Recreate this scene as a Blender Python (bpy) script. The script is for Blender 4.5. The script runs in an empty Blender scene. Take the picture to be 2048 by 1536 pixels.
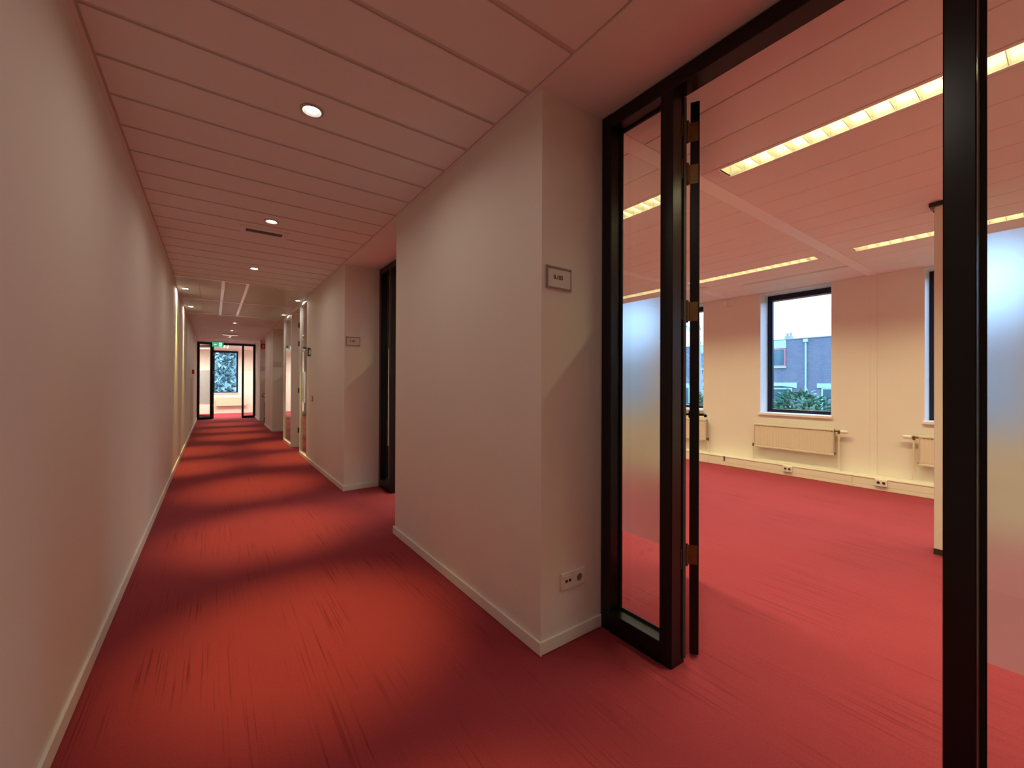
import bpy, math, random
from mathutils import Matrix, Vector
C = bpy.context.scene.collection
S = bpy.context.scene
PI = math.pi
rnd = random.Random(7)

# ------------------------------------------------------------------ camera, world, exposure
CAMZ = 1.274
yaw, pitch, roll = 0.62694, 0.00339, 0.00394
fwd = Vector((math.sin(yaw)*math.cos(pitch), math.cos(yaw)*math.cos(pitch), math.sin(pitch)))
r0 = Vector((math.cos(yaw), -math.sin(yaw), 0)); u0 = r0.cross(fwd)
rt = r0*math.cos(roll) + u0*math.sin(roll); up = u0*math.cos(roll) - r0*math.sin(roll)
cam = bpy.data.cameras.new('camera'); cam.sensor_width = 36; cam.sensor_fit = 'HORIZONTAL'
cam.lens = 825.81/2048*36; cam.shift_y = -3.73/2048; cam.clip_start = 0.02; cam.clip_end = 200
camo = bpy.data.objects.new('camera', cam); C.objects.link(camo)
M = Matrix.Identity(4)
for i in range(3):
    M[i][0] = rt[i]; M[i][1] = up[i]; M[i][2] = -fwd[i]
M[2][3] = CAMZ
camo.matrix_world = M; S.camera = camo

w = bpy.data.worlds.new('overcast_sky'); S.world = w; w.use_nodes = True
bg = w.node_tree.nodes['Background']
bg.inputs[0].default_value = (0.42, 0.74, 1.25, 1); bg.inputs[1].default_value = 4.9
S.view_settings.view_transform = 'Standard'; S.view_settings.look = 'None'
S.view_settings.exposure = 0.15; S.view_settings.gamma = 1.0; S.view_settings.use_curve_mapping = False
S.cycles.use_denoising = True
S.cycles.max_bounces = 12; S.cycles.diffuse_bounces = 6; S.cycles.transparent_max_bounces = 24
S.cycles.caustics_reflective = False; S.cycles.caustics_refractive = False
S.cycles.sample_clamp_indirect = 6.0

TUBE_W, TUBE_COL = 20.0, (1.0, 0.92, 0.50)
SPOT_W, SPOT_COL = 215.0, (1.0, 0.78, 0.24)

# ------------------------------------------------------------------ materials
def mat(name, col, rough=0.6, metal=0.0, spec=0.5, emit=None, estr=0.0, mottle=0.0, mscale=3.0, bump=0.0, bscale=250.0, coat=0.0):
    m = bpy.data.materials.new(name); m.use_nodes = True
    nt = m.node_tree; b = nt.nodes['Principled BSDF']
    b.inputs['Base Color'].default_value = (*col, 1); b.inputs['Roughness'].default_value = rough
    b.inputs['Metallic'].default_value = metal; b.inputs['Specular IOR Level'].default_value = spec
    if coat: b.inputs['Coat Weight'].default_value = coat
    if emit:
        b.inputs['Emission Color'].default_value = (*emit, 1); b.inputs['Emission Strength'].default_value = estr
    tc = nt.nodes.new('ShaderNodeTexCoord')
    n = nt.nodes.new('ShaderNodeTexNoise'); n.inputs['Scale'].default_value = mscale; n.inputs['Detail'].default_value = 5
    nt.links.new(tc.outputs['Object'], n.inputs['Vector'])
    mx = nt.nodes.new('ShaderNodeMix'); mx.data_type = 'RGBA'; mx.blend_type = 'MULTIPLY'
    mx.inputs[0].default_value = max(mottle, 0.04)
    mx.inputs[6].default_value = (*col, 1); nt.links.new(n.outputs['Color'], mx.inputs[7])
    rp = nt.nodes.new('ShaderNodeValToRGB'); rp.color_ramp.elements[0].color = (.55, .55, .55, 1); rp.color_ramp.elements[0].position = .3
    rp.color_ramp.elements[1].position = .7
    nt.links.new(n.outputs['Fac'], rp.inputs[0]); nt.links.new(rp.outputs[0], mx.inputs[7])
    nt.links.new(mx.outputs[2], b.inputs['Base Color'])
    if bump:
        n2 = nt.nodes.new('ShaderNodeTexNoise'); n2.inputs['Scale'].default_value = bscale; n2.inputs['Detail'].default_value = 3
        nt.links.new(tc.outputs['Object'], n2.inputs['Vector'])
        bp = nt.nodes.new('ShaderNodeBump'); bp.inputs['Strength'].default_value = bump; bp.inputs['Distance'].default_value = 0.002
        nt.links.new(n2.outputs['Fac'], bp.inputs['Height']); nt.links.new(bp.outputs[0], b.inputs['Normal'])
    return m

def emat(name, col, s):
    m = bpy.data.materials.new(name); m.use_nodes = True; nt = m.node_tree; nt.nodes.clear()
    e = nt.nodes.new('ShaderNodeEmission'); e.inputs[0].default_value = (*col, 1); e.inputs[1].default_value = s
    o = nt.nodes.new('ShaderNodeOutputMaterial'); nt.links.new(e.outputs[0], o.inputs[0]); return m

def glass_mat(name, tint=(0.97, 0.985, 0.98), ior=1.5):
    m = bpy.data.materials.new(name); m.use_nodes = True; nt = m.node_tree; nt.nodes.clear()
    o = nt.nodes.new('ShaderNodeOutputMaterial'); mx = nt.nodes.new('ShaderNodeMixShader')
    tr = nt.nodes.new('ShaderNodeBsdfTransparent'); tr.inputs[0].default_value = (*tint, 1)
    gl = nt.nodes.new('ShaderNodeBsdfAnisotropic'); gl.inputs['Roughness'].default_value = 0.0
    gl.inputs[0].default_value = (1, 1, 1, 1)
    fr = nt.nodes.new('ShaderNodeFresnel'); ge = nt.nodes.new('ShaderNodeNewGeometry')
    mr = nt.nodes.new('ShaderNodeMapRange'); mr.inputs[3].default_value = ior; mr.inputs[4].default_value = 1/ior
    nt.links.new(ge.outputs['Backfacing'], mr.inputs[0]); nt.links.new(mr.outputs[0], fr.inputs[0])
    nt.links.new(fr.outputs[0], mx.inputs[0]); nt.links.new(tr.outputs[0], mx.inputs[1]); nt.links.new(gl.outputs[0], mx.inputs[2])
    nt.links.new(mx.outputs[0], o.inputs[0]); return m

def film_mat(k=1.0):
    m = bpy.data.materials.new('frosted_film'); m.use_nodes = True; nt = m.node_tree; nt.nodes.clear()
    o = nt.nodes.new('ShaderNodeOutputMaterial'); mx = nt.nodes.new('ShaderNodeMixShader')
    rf = nt.nodes.new('ShaderNodeBsdfRefraction'); rf.inputs['IOR'].default_value = 1.28; rf.inputs['Roughness'].default_value = 0.46
    rf.inputs[0].default_value = (.70*k, .71*k, .72*k, 1)
    tl = nt.nodes.new('ShaderNodeBsdfTranslucent'); tl.inputs[0].default_value = (.7*k, .71*k, .72*k, 1)
    mx.inputs[0].default_value = 0.2
    nt.links.new(rf.outputs[0], mx.inputs[1]); nt.links.new(tl.outputs[0], mx.inputs[2]); nt.links.new(mx.outputs[0], o.inputs[0])
    return m

def carpet_mat():
    m = bpy.data.materials.new('red_carpet'); m.use_nodes = True; nt = m.node_tree; L = nt.links
    b = nt.nodes['Principled BSDF']; b.inputs['Roughness'].default_value = 0.95; b.inputs['Specular IOR Level'].default_value = 0.12
    b.inputs['Sheen Weight'].default_value = 0.12; b.inputs['Sheen Roughness'].default_value = 0.5; b.inputs['Sheen Tint'].default_value = (1, .45, .5, 1)
    tc = nt.nodes.new('ShaderNodeTexCoord')
    def noise(sc, scale, det=4):
        mp = nt.nodes.new('ShaderNodeMapping'); mp.inputs['Scale'].default_value = sc
        n = nt.nodes.new('ShaderNodeTexNoise'); n.inputs['Scale'].default_value = scale; n.inputs['Detail'].default_value = det
        L.new(tc.outputs['Object'], mp.inputs[0]); L.new(mp.outputs[0], n.inputs['Vector']); return n
    def ramp(src, p0, p1):
        r = nt.nodes.new('ShaderNodeValToRGB'); r.color_ramp.elements[0].position = p0; r.color_ramp.elements[1].position = p1
        L.new(src, r.inputs[0]); return r
    streak = ramp(noise((130, 1.5, 1), 1.0, 3).outputs['Fac'], .55, .72)
    patch = ramp(noise((3.2, 1.6, 1), 1.0, 2).outputs['Fac'], .40, .60)
    mul = nt.nodes.new('ShaderNodeMath'); mul.operation = 'MULTIPLY'; L.new(streak.outputs[0], mul.inputs[0]); L.new(patch.outputs[0], mul.inputs[1])
    fine = noise((1, .6, 1), 260, 2); soft = noise((2.5, .9, 1), 1.0, 3)
    c1 = nt.nodes.new('ShaderNodeMix'); c1.data_type = 'RGBA'
    c1.inputs[6].default_value = (.265, .031, .042, 1); c1.inputs[7].default_value = (.34, .043, .058, 1); L.new(soft.outputs['Fac'], c1.inputs[0])
    c2 = nt.nodes.new('ShaderNodeMix'); c2.data_type = 'RGBA'; c2.inputs[7].default_value = (.10, .007, .009, 1)
    sc = nt.nodes.new('ShaderNodeMath'); sc.operation = 'MULTIPLY'; sc.inputs[1].default_value = .8; L.new(mul.outputs[0], sc.inputs[0])
    L.new(sc.outputs[0], c2.inputs[0]); L.new(c1.outputs[2], c2.inputs[6])
    c3 = nt.nodes.new('ShaderNodeMix'); c3.data_type = 'RGBA'; c3.blend_type = 'MULTIPLY'; c3.inputs[0].default_value = .5
    fr = ramp(fine.outputs['Fac'], .3, .6); fr.color_ramp.elements[0].color = (.62, .6, .6, 1)
    L.new(c2.outputs[2], c3.inputs[6]); L.new(fr.outputs[0], c3.inputs[7]); L.new(c3.outputs[2], b.inputs['Base Color'])
    bp = nt.nodes.new('ShaderNodeBump'); bp.inputs['Strength'].default_value = .35; bp.inputs['Distance'].default_value = .004
    L.new(fine.outputs['Fac'], bp.inputs['Height']); L.new(bp.outputs[0], b.inputs['Normal'])
    return m

def brick_mat():
    m = bpy.data.materials.new('purple_brick'); m.use_nodes = True; nt = m.node_tree; L = nt.links
    b = nt.nodes['Principled BSDF']; b.inputs['Roughness'].default_value = .9
    tc = nt.nodes.new('ShaderNodeTexCoord'); mp = nt.nodes.new('ShaderNodeMapping'); mp.inputs['Rotation'].default_value = (PI/2, 0, PI/2)
    br = nt.nodes.new('ShaderNodeTexBrick'); br.inputs['Scale'].default_value = 1.0
    br.inputs['Brick Width'].default_value = .22; br.inputs['Row Height'].default_value = .075; br.inputs['Mortar Size'].default_value = .006
    br.inputs[1].default_value = (.13, .12, .155, 1); br.inputs[2].default_value = (.18, .16, .19, 1); br.inputs[3].default_value = (.18, .18, .23, 1)
    sx = nt.nodes.new('ShaderNodeSeparateXYZ'); cx = nt.nodes.new('ShaderNodeCombineXYZ')
    L.new(tc.outputs['Object'], sx.inputs[0]); L.new(sx.outputs[1], cx.inputs[0]); L.new(sx.outputs[2], cx.inputs[1]); L.new(cx.outputs[0], br.inputs['Vector'])
    L.new(br.outputs[0], b.inputs['Base Color']); return m

WALL = mat('wall_paint', (.80, .765, .70), .75, bump=.25, bscale=330, mottle=.06, mscale=1.6)
PANW = mat('panel_wall', (.80, .765, .70), .6, bump=.05, mottle=.05)
PLANK = mat('ceiling_plank', (.84, .80, .785), .7, mottle=.05, mscale=2)
TILE = mat('ceiling_tile', (.56, .52, .44), .42, mottle=.08, mscale=6)
BACK = mat('ceiling_void', (.22, .19, .18), .9)
STRIP = mat('white_strip', (.90, .88, .88), .45)
WHITE = mat('white_paint', (.82, .80, .77), .4)
BAR = mat('grid_bar_enamel', (.92, .90, .88), .22)
CREAM = mat('cream_plastic', (.78, .74, .66), .4)
TRUNK = mat('cream_trunking', (.78, .73, .62), .45)
RADM = mat('radiator_enamel', (.72, .65, .52), .35)
BASE = mat('baseboard_white', (.80, .77, .72), .5)
BLACK = mat('black_frame', (.006, .0055, .006), .32, spec=.32)
NAVY = mat('window_frame_dark', (.010, .014, .034), .4, spec=.25)
DARK = mat('dark_recess', (.02, .016, .014), .7)
RUB = mat('rubber_seal', (.02, .02, .02), .6)
BRASS = mat('aged_brass', (.24, .155, .06), .42, metal=.9, mottle=.3, mscale=40)
STEEL = mat('brushed_steel', (.45, .44, .42), .35, metal=.9)
ALU = mat('lamp_aluminium', (.80, .76, .56), .35, metal=.2)
GREY = mat('grey_plastic', (.30, .27, .24), .5)
GLASS = glass_mat('clear_glass')
FILM = film_mat()
CARPET = carpet_mat()
BRICK = brick_mat()
TUBE = emat('fluorescent_tube', (1.0, .94, .66), 9)
LENS = emat('downlight_lens', (1.0, .90, .76), 330)
GREEN = mat('exit_green', (.03, .42, .22), .4, emit=(.05, .62, .34), estr=.55)
EXWHITE = mat('exit_white', (.8, .9, .85), .4, emit=(.7, .95, .85), estr=.9)
RED = mat('sign_red', (.48, .025, .015), .4)
INK = mat('black_ink', (.03, .02, .018), .6)
PAPER = mat('paper_insert', (.70, .67, .63), .6)
LEAF = [mat('laurel_leaf_a', (.07, .23, .11), .35, mottle=.3, mscale=9), mat('laurel_leaf_b', (.18, .40, .23), .35, mottle=.3, mscale=9), mat('laurel_leaf_c', (.42, .62, .50), .35, mottle=.3, mscale=9)]
BARK = mat('pale_bark', (.36, .34, .33), .9, mottle=.4, mscale=12)
LAWN = mat('lawn', (.10, .18, .07), .95, mottle=.5, mscale=5)
PALE = mat('pale_render', (.42, .54, .54), .6)
PINKF = mat('red_window_frame', (.55, .13, .14), .5)
HGLASS = mat('house_glass', (.05, .10, .12), .08, spec=.8)
CONIF = [mat('conifer_haze_a', (.60, .70, .66), .8), mat('conifer_haze_b', (.80, .86, .84), .8)]  # paler than real foliage, bluish haze put into the colour

# ------------------------------------------------------------------ mesh helpers
class MB:
    def __init__(s): s.v = []; s.f = []
    def quad(s, a, b, c, d):
        n = len(s.v); s.v += [a, b, c, d]; s.f.append((n, n+1, n+2, n+3)); return s
    def box(s, x0, x1, y0, y1, z0, z1):
        x0, x1 = sorted((x0, x1)); y0, y1 = sorted((y0, y1)); z0, z1 = sorted((z0, z1))
        n = len(s.v)
        s.v += [(x0,y0,z0),(x1,y0,z0),(x1,y1,z0),(x0,y1,z0),(x0,y0,z1),(x1,y0,z1),(x1,y1,z1),(x0,y1,z1)]
        s.f += [tuple(n+i for i in q) for q in ((0,3,2,1),(4,5,6,7),(0,1,5,4),(1,2,6,5),(2,3,7,6),(3,0,4,7))]
        return s
    def cbox(s, x0, x1, y0, y1, z0, z1, c, axis='x', ends=(True, True)):
        # box with chamfered long edges along axis (profile is an octagon)
        x0, x1 = sorted((x0, x1)); y0, y1 = sorted((y0, y1)); z0, z1 = sorted((z0, z1))
        if axis == 'x': a0, a1, p0, p1, q0, q1 = x0, x1, y0, y1, z0, z1; f = lambda a, p, q: (a, p, q)
        elif axis == 'y': a0, a1, p0, p1, q0, q1 = y0, y1, z0, z1, x0, x1; f = lambda a, p, q: (q, a, p)
        else: a0, a1, p0, p1, q0, q1 = z0, z1, x0, x1, y0, y1; f = lambda a, p, q: (p, q, a)
        pr = [(p0+c,q0),(p1-c,q0),(p1,q0+c),(p1,q1-c),(p1-c,q1),(p0+c,q1),(p0,q1-c),(p0,q0+c)]
        return s.prism([f(a0, p, q) for p, q in pr], [f(a1, p, q) for p, q in pr])
    def prism(s, A, B):
        n = len(s.v); k = len(A); s.v += list(A)+list(B)
        s.f.append(tuple(n+i for i in reversed(range(k)))); s.f.append(tuple(n+k+i for i in range(k)))
        for i in range(k):
            j = (i+1) % k; s.f.append((n+i, n+j, n+k+j, n+k+i))
        return s
    def tube(s, pts, r, seg=10, close=True):
        pts = [Vector(p) for p in pts]; rs = r if isinstance(r, (list, tuple)) else [r]*len(pts)
        n = len(s.v); prev = None
        for i, p in enumerate(pts):
            t = (pts[min(i+1, len(pts)-1)] - pts[max(i-1, 0)]).normalized()
            if prev is None:
                ref = Vector((0,0,1)) if abs(t.z) < .9 else Vector((1,0,0)); a = t.cross(ref).normalized()
            else: a = (prev - t*prev.dot(t)).normalized()
            prev = a; b = t.cross(a)
            for k in range(seg):
                an = 2*PI*k/seg; s.v.append(tuple(p + a*math.cos(an)*rs[i] + b*math.sin(an)*rs[i]))
        for i in range(len(pts)-1):
            for k in range(seg):
                k2 = (k+1) % seg; s.f.append((n+i*seg+k, n+i*seg+k2, n+(i+1)*seg+k2, n+(i+1)*seg+k))
        if close:
            s.f.append(tuple(n+k for k in reversed(range(seg)))); m = n+(len(pts)-1)*seg; s.f.append(tuple(m+k for k in range(seg)))
        return s
    def lathe(s, prof, c=(0,0,0), seg=24, axis='z'):
        n = len(s.v)
        for r, h in prof:
            for k in range(seg):
                a = 2*PI*k/seg; p, q = r*math.cos(a), r*math.sin(a)
                d = {'z': (p, q, h), 'y': (p, h, q), 'x': (h, p, q)}[axis]
                s.v.append((c[0]+d[0], c[1]+d[1], c[2]+d[2]))
        for i in range(len(prof)-1):
            for k in range(seg):
                k2 = (k+1) % seg; s.f.append((n+i*seg+k, n+i*seg+k2, n+(i+1)*seg+k2, n+(i+1)*seg+k))
        return s
    def mesh(s, name, m):
        me = bpy.data.meshes.new(name); me.from_pydata(s.v, [], s.f); me.materials.append(m); me.update()
        import bmesh
        bm = bmesh.new(); bm.from_mesh(me); bmesh.ops.recalc_face_normals(bm, faces=bm.faces); bm.to_mesh(me); bm.free()
        return me
    def build(s, name, m, parent=None, smooth=False):
        me = s.mesh(name, m)
        if smooth:
            for p in me.polygons: p.use_smooth = True
        return link(name, me, parent)
def link(name, data, parent=None, loc=None):
    o = bpy.data.objects.new(name, data); C.objects.link(o)
    if parent is not None: o.parent = parent
    if loc is not None: o.location = loc
    return o
def tag(o, label, cat, group=None, kind=None):
    o['label'] = label; o['category'] = cat
    if group: o['group'] = group
    if kind: o['kind'] = kind
    return o
def empty(name, loc, label, cat, group=None, kind=None, rz=0):
    o = link(name, None, None, loc); o.rotation_euler = (0, 0, rz); o.empty_display_size = .1
    return tag(o, label, cat, group, kind)
def copy_tree(o, parent=None):
    c = o.copy(); C.objects.link(c)
    if parent is not None: c.parent = parent
    for ch in list(o.children): copy_tree(ch, c)
    return c
def box(name, m, x0, x1, y0, y1, z0, z1, parent=None): return MB().box(x0,x1,y0,y1,z0,z1).build(name, m, parent)

# ------------------------------------------------------------------ key dimensions (metres; x across, y along the corridor)
XL, XA, XB, XR0, XW = -0.441, 1.253, 1.66, 1.80, 6.72
ZC, ZR = 2.671, 2.655
PER = 3.601
YN, YE = -4.2, 17.65           # ends of the corridor
YR0, YR1, YG0, YG1 = -3.9, 7.30, 7.515, 10.30

# ------------------------------------------------------------------ setting: floor, walls, ceilings
fl = box('floor', CARPET, XL-.2, XW+.02, YN-.2, 20.75, -.12, 0)
tag(fl, 'red carpet floor with fine dark streaks running through corridor and office', 'floor', kind='structure')
fx = box('floor', CARPET, -3.5, XL-.2, YE+.1, 20.75, -.12, 0); tag(fx, 'red carpet of far room, part left of corridor line', 'floor', kind='structure')
wl = box('wall_left', WALL, XL-.18, XL, YN, YE+.1, 0, ZC+.15); tag(wl, 'long plain white corridor wall opposite the office doors', 'wall', kind='structure')
wk = box('wall_back', WALL, XL-.18, 6.9, YN-.18, YN, 0, ZC+.15); tag(wk, 'white end wall of corridor behind the viewer', 'wall', kind='structure')

def colwall(y0, y1, label, x1=XR0):
    o = box('wall_right', WALL, XA, x1, y0, y1, 0, ZC+.13); tag(o, label, 'wall', kind='structure'); return o
colwall(YN, -.192, 'white corridor wall pier behind the viewer beside first doorway')
colwall(1.494, 3.409, 'broad white wall pier between the two nearest glazed doorways')
colwall(5.095, YG0, 'white wall pier between second doorway and glass partition')
colwall(12.296, 14.211, 'far white wall pier just past the glass partition recess')
colwall(15.897, YE+.1, 'last white wall pier carrying the red sign')
for y0, y1, t in ((1.494, 3.409, 'broad nearest pier'), (5.095, YG0, 'second pier'), (12.296, 14.211, 'third pier'), (15.897, YE, 'last pier')):
    m = MB().cbox(XA-.013, XA, y0-.013, y1+.013 if y1 not in (YG0, YE) else y1, 0, .065, .004, 'y')
    m.cbox(XA, XB-.002, y0-.013, y0, 0, .065, .004, 'x')
    if y1 not in (YG0, YE): m.cbox(XA, XB-.002, y1, y1+.013, 0, .065, .004, 'x')
    tag(m.build('baseboard_right', BASE), 'white baseboard wrapping the '+t+' of right wall', 'baseboard', kind='structure')
tag(MB().cbox(XA-.013, XA, YN, -.18, 0, .065, .004, 'y').build('baseboard_right', BASE), 'white baseboard of right wall behind the viewer', 'baseboard', kind='structure')
tag(MB().cbox(XL, XL+.014, YN, YE, 0, .075, .004, 'y').build('baseboard_left', BASE), 'long white baseboard along the plain left corridor wall', 'baseboard', kind='structure')

# corridor ceiling
cc = box('ceiling', mat('ceiling_backing', (.66, .59, .55), .85), XL-.1, XB+.1, YN, YE+.1, ZC+.0066, ZC+.12); tag(cc, 'corridor ceiling of wide planks laid across with shadow joints', 'ceiling', kind='structure')
J = 0.06
plank_me = MB().cbox(XL+.03, XA-.03, 0.0125, .30-.0125, ZC, ZC+.0064, .002, 'x').mesh('plank', PLANK)
k = -14
while True:
    y = J + .30*k
    if y > YE-.3: break
    if not (6.60 < y < 10.42) and y > YN: link('plank', plank_me, cc, (0, y, 0))
    k += 1
MB().box(XL+.03, XA-.03, 10.42, 10.556, ZC, ZC+.0064).build('plank', PLANK, cc); MB().box(XL+.03, XA-.03, 6.672, 6.90, ZC, ZC+.0064).build('plank', PLANK, cc)
MB().box(XL+.03, XA-.03, 17.46, YE, ZC, ZC+.0064).build('plank', PLANK, cc)
for x0, x1 in ((XL+.012, -.165), (-.16, .10), (.126, .388), (.412, XA-.012)):
    for y0, y1 in ((6.945, 8.67), (8.695, 10.40)):
        box('tile', TILE, x0, x1, y0, y1, ZC, ZC+.0064, cc)
for y in (6.93, 8.682, 10.412): box('grid_bar', BAR, XL, XA, y-.02, y+.02, ZC-.006, ZC+.01, cc)
for x in (.113, .40): box('grid_bar', BAR, x-.02, x+.02, 6.95, 10.392, ZC-.006, ZC+.01, cc)
for x0, x1, lab in ((XL, XL+.018, 'thin white ceiling edge trim along left corridor wall'), (XA-.018, XA, 'thin white ceiling edge trim along right corridor wall')):
    o = MB().box(x0, x1, YN, YE, ZC-.004, ZC+.012).build('trim_1' if x0 == XL else 'trim_2', PLANK); tag(o, lab, 'trim', kind='structure')
# recess soffits
RECS = [(-.192, 1.494, 'nearest'), (3.409, 5.095, 'second'), (YG1, 12.296, 'third'), (14.211, 15.897, 'fourth')]
for i, (y0, y1, t) in enumerate(RECS):
    m = MB().box(XA, XA+.115, y0, y1, ZC-.002, ZC+.0066); m.box(XA+.115, XB+.12, y0, y1, ZC+.005, ZC+.0066)
    tag(m.build('trim_%d' % (3+i), PLANK), 'plain soffit board above the '+t+' door recess', 'soffit', kind='structure')

# ------------------------------------------------------------------ outer wall with windows
WP = 1.785; WY = 2.872; WWID = .908
WINS = [WY+WP*k for k in (-2, -1, 0, 1, 2)]
XO = XW+.36
ow = MB()
edges = sorted((t-WWID, t) for t in WINS)
y = YN
for a, b in edges:
    ow.box(XW, XO, y, a, 0, 2.76); ow.box(XW, XO, a, b, 0, .83); ow.box(XW, XO, a, b, 2.645, 2.76); y = b
ow.box(XW, XO, y, YE+.1, 0, 2.76)
tag(ow.build('wall_window', PANW), 'cream painted outer wall of office with tall window openings', 'wall', kind='structure')
for y in (1.505, 3.36):
    pass
names = ['dark framed window hidden farthest behind the frosted right pane', 'dark framed window partly hidden behind cream post', 'dark framed window with full view of brick house and laurel', 'dark framed window partly hidden behind the open door edge', 'dark framed window farthest along office, past the open door']
XF = 6.967
for n, t in enumerate(WINS):
    a, b = t-WWID, t
    wo = empty('window_%d' % (n+1), (XF, (a+b)/2, .85), names[n], 'window', kind='structure')
    h = (b-a)/2; zt = 2.645-.85
    # local: x depth outwards, y along, z up
    for nm, c in (('jamb', (-h, -h+.05, 0, zt)), ('jamb', (h-.05, h, 0, zt)), ('head', (-h+.05, h-.05, zt-.05, zt)), ('bottom_rail', (-h+.05, h-.05, 0, .03))):
        MB().cbox(0, .08, c[0], c[1], c[2], c[3], .003, 'z' if nm == 'jamb' else 'y').build(nm, NAVY, wo)
    for nm, c in (('sash', (-h+.04, -h+.072, .022, zt-.04)), ('sash', (h-.072, h-.04, .022, zt-.04)), ('sash', (-h+.072, h-.072, zt-.078, zt-.04)), ('sash', (-h+.072, h-.072, .022, .048))):
        MB().box(.018, .07, c[0], c[1], c[2], c[3]).build(nm, NAVY, wo)
    MB().box(.026, .05, -h+.075, h-.075, zt-.10, zt-.078).build('screen_rail', STEEL, wo)
    MB().box(.034, .052, -h+.065, h-.065, .045, zt-.075).build('pane', GLASS, wo)
    MB().box(.028, .034, -h+.072, -h+.078, .048, zt-.1).build('bead', WHITE, wo); MB().box(.028, .034, -h+.072, h-.072, .048, .054).build('bead', WHITE, wo)
    MB().cbox(XW-XF-.03, 0, -h-.004, h+.004, -.032, .004, .004, 'y').build('sill', WHITE, wo)
    MB().box(XW-XF+.001, 0, h-.012, h+.0005, .004, zt).build('reveal_lining', WHITE, wo)
    MB().box(XW-XF+.001, 0, -h-.0005, -h+.012, .004, zt).build('reveal_lining', WHITE, wo)
    MB().box(XW-XF+.001, 0, -h, h, zt-.008, zt+.001).build('soffit_lining', WHITE, wo)
    hb = MB().box(-.012, 0, -h+.012, -h+.036, .12, .26); hb.tube([(-.012, -h+.024, .19), (-.045, -h+.024, .19)], .008, 8); hb.box(-.052, -.038, -h+.014, -h+.034, .08, .2)
    hb.build('window_handle', STEEL, wo)

# office partitions and inner returns
o = box('wall_front', PANW, XR0-.04, XW, YR0-.1, YR0, 0, 2.76); tag(o, 'cream partition closing office behind the viewer', 'wall', kind='structure')
o = box('wall_far', PANW, XA+.02, XW, YR1, YR1+.1, 0, 2.76); tag(o, 'partition at far end of office before glass room', 'wall', kind='structure')
o = box('wall_meeting', PANW, XA+.02, XW, YG1+.0, YG1+.1, 0, 2.76); tag(o, 'partition at far side of glass fronted room', 'wall', kind='structure')
o = box('wall_end', WALL, XR0, XW, YE, YE+.1, 0, 2.76); tag(o, 'wall closing the farthest office beside the end door', 'wall', kind='structure')

# office ceiling: planks run along y between white strips
oc = box('ceiling', BACK, XB+.1, XW, YR0, YE, ZR+.13, ZR+.2); tag(oc, 'office ceiling of long planks between broad white strips', 'ceiling', kind='structure')
BAND = [1.535+WP*k for k in range(-3, 4)]
xs = []
x = 2.61
left = [2.61-.3*i for i in range(0, 3)]
PL = [(1.77, 2.01), (2.01, 2.31), (2.31, 2.61)] + [(2.81+.3*i, 3.11+.3*i) for i in range(8)] + [(5.41+.3*i, 5.71+.3*i) for i in range(4)] + [(6.61, 6.715)]
PL = [p for p in PL]
LROW = [(2.61, 2.81), (5.21, 5.41)]
pm = {}
for i in range(len(BAND)-1):
    y0, y1 = BAND[i]+.056, BAND[i+1]-.056
    for a, b in PL:
        key = round(b-a, 3)
        if key not in pm:
            pm[key] = MB().cbox(.003, key-.003, 0, y1-y0-.004, 0, .018, .003, 'y').mesh('plank', PLANK)
        link('plank', pm[key], oc, (a, y0+.002, ZR))
link('plank', MB().box(1.77, XW, BAND[-1]+.058, YR1, ZR, ZR+.018).mesh('plank', PLANK), oc)
for y in BAND: MB().cbox(1.765, XW, y-.056, y+.056, ZR-.003, ZR+.03, .003, 'x').build('strip', STRIP, oc)
FAR = [(4.0, 8.75, 'louvred strip light in the glass fronted room'), (2.9, 11.4, 'louvred strip light behind third door recess'), (2.9, 13.2, 'louvred strip light between third and fourth recess'),
       (2.9, 15.1, 'louvred strip light behind fourth door recess'), (2.9, 16.85, 'louvred strip light beyond fourth door recess')]
LEN = WP-.112-.21
def holed(m, x0, x1, y0, y1, z0, z1, holes):
    hx, hy = .078, LEN/2+.006
    y = y0
    for cx, cy in sorted(holes, key=lambda h: h[1]):
        if cy-hy > y: m.box(x0, x1, y, cy-hy, z0, z1)
        same = sorted(c for c, d in holes if d == cy); x = x0
        if cy+hy <= y: continue
        for c in same: m.box(x, c-hx, cy-hy, cy+hy, z0, z1); x = c+hx
        m.box(x, x1, cy-hy, cy+hy, z0, z1); y = cy+hy
    m.box(x0, x1, y, y1, z0, z1); return m
for y0, y1, nm in ((YR1+.1, YG1, 'glass fronted room'), (YG1+.1, YE, 'farthest offices')):
    o = holed(MB(), XA+.05 if nm[0] == 'g' else XR0, XW, y0, y1, ZR, ZR+.012, [(a, b) for a, b, c in FAR if y0 < b < y1]).build('ceiling', PLANK)
    tag(o, 'plain pale ceiling over the '+nm, 'ceiling', kind='structure')

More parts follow.
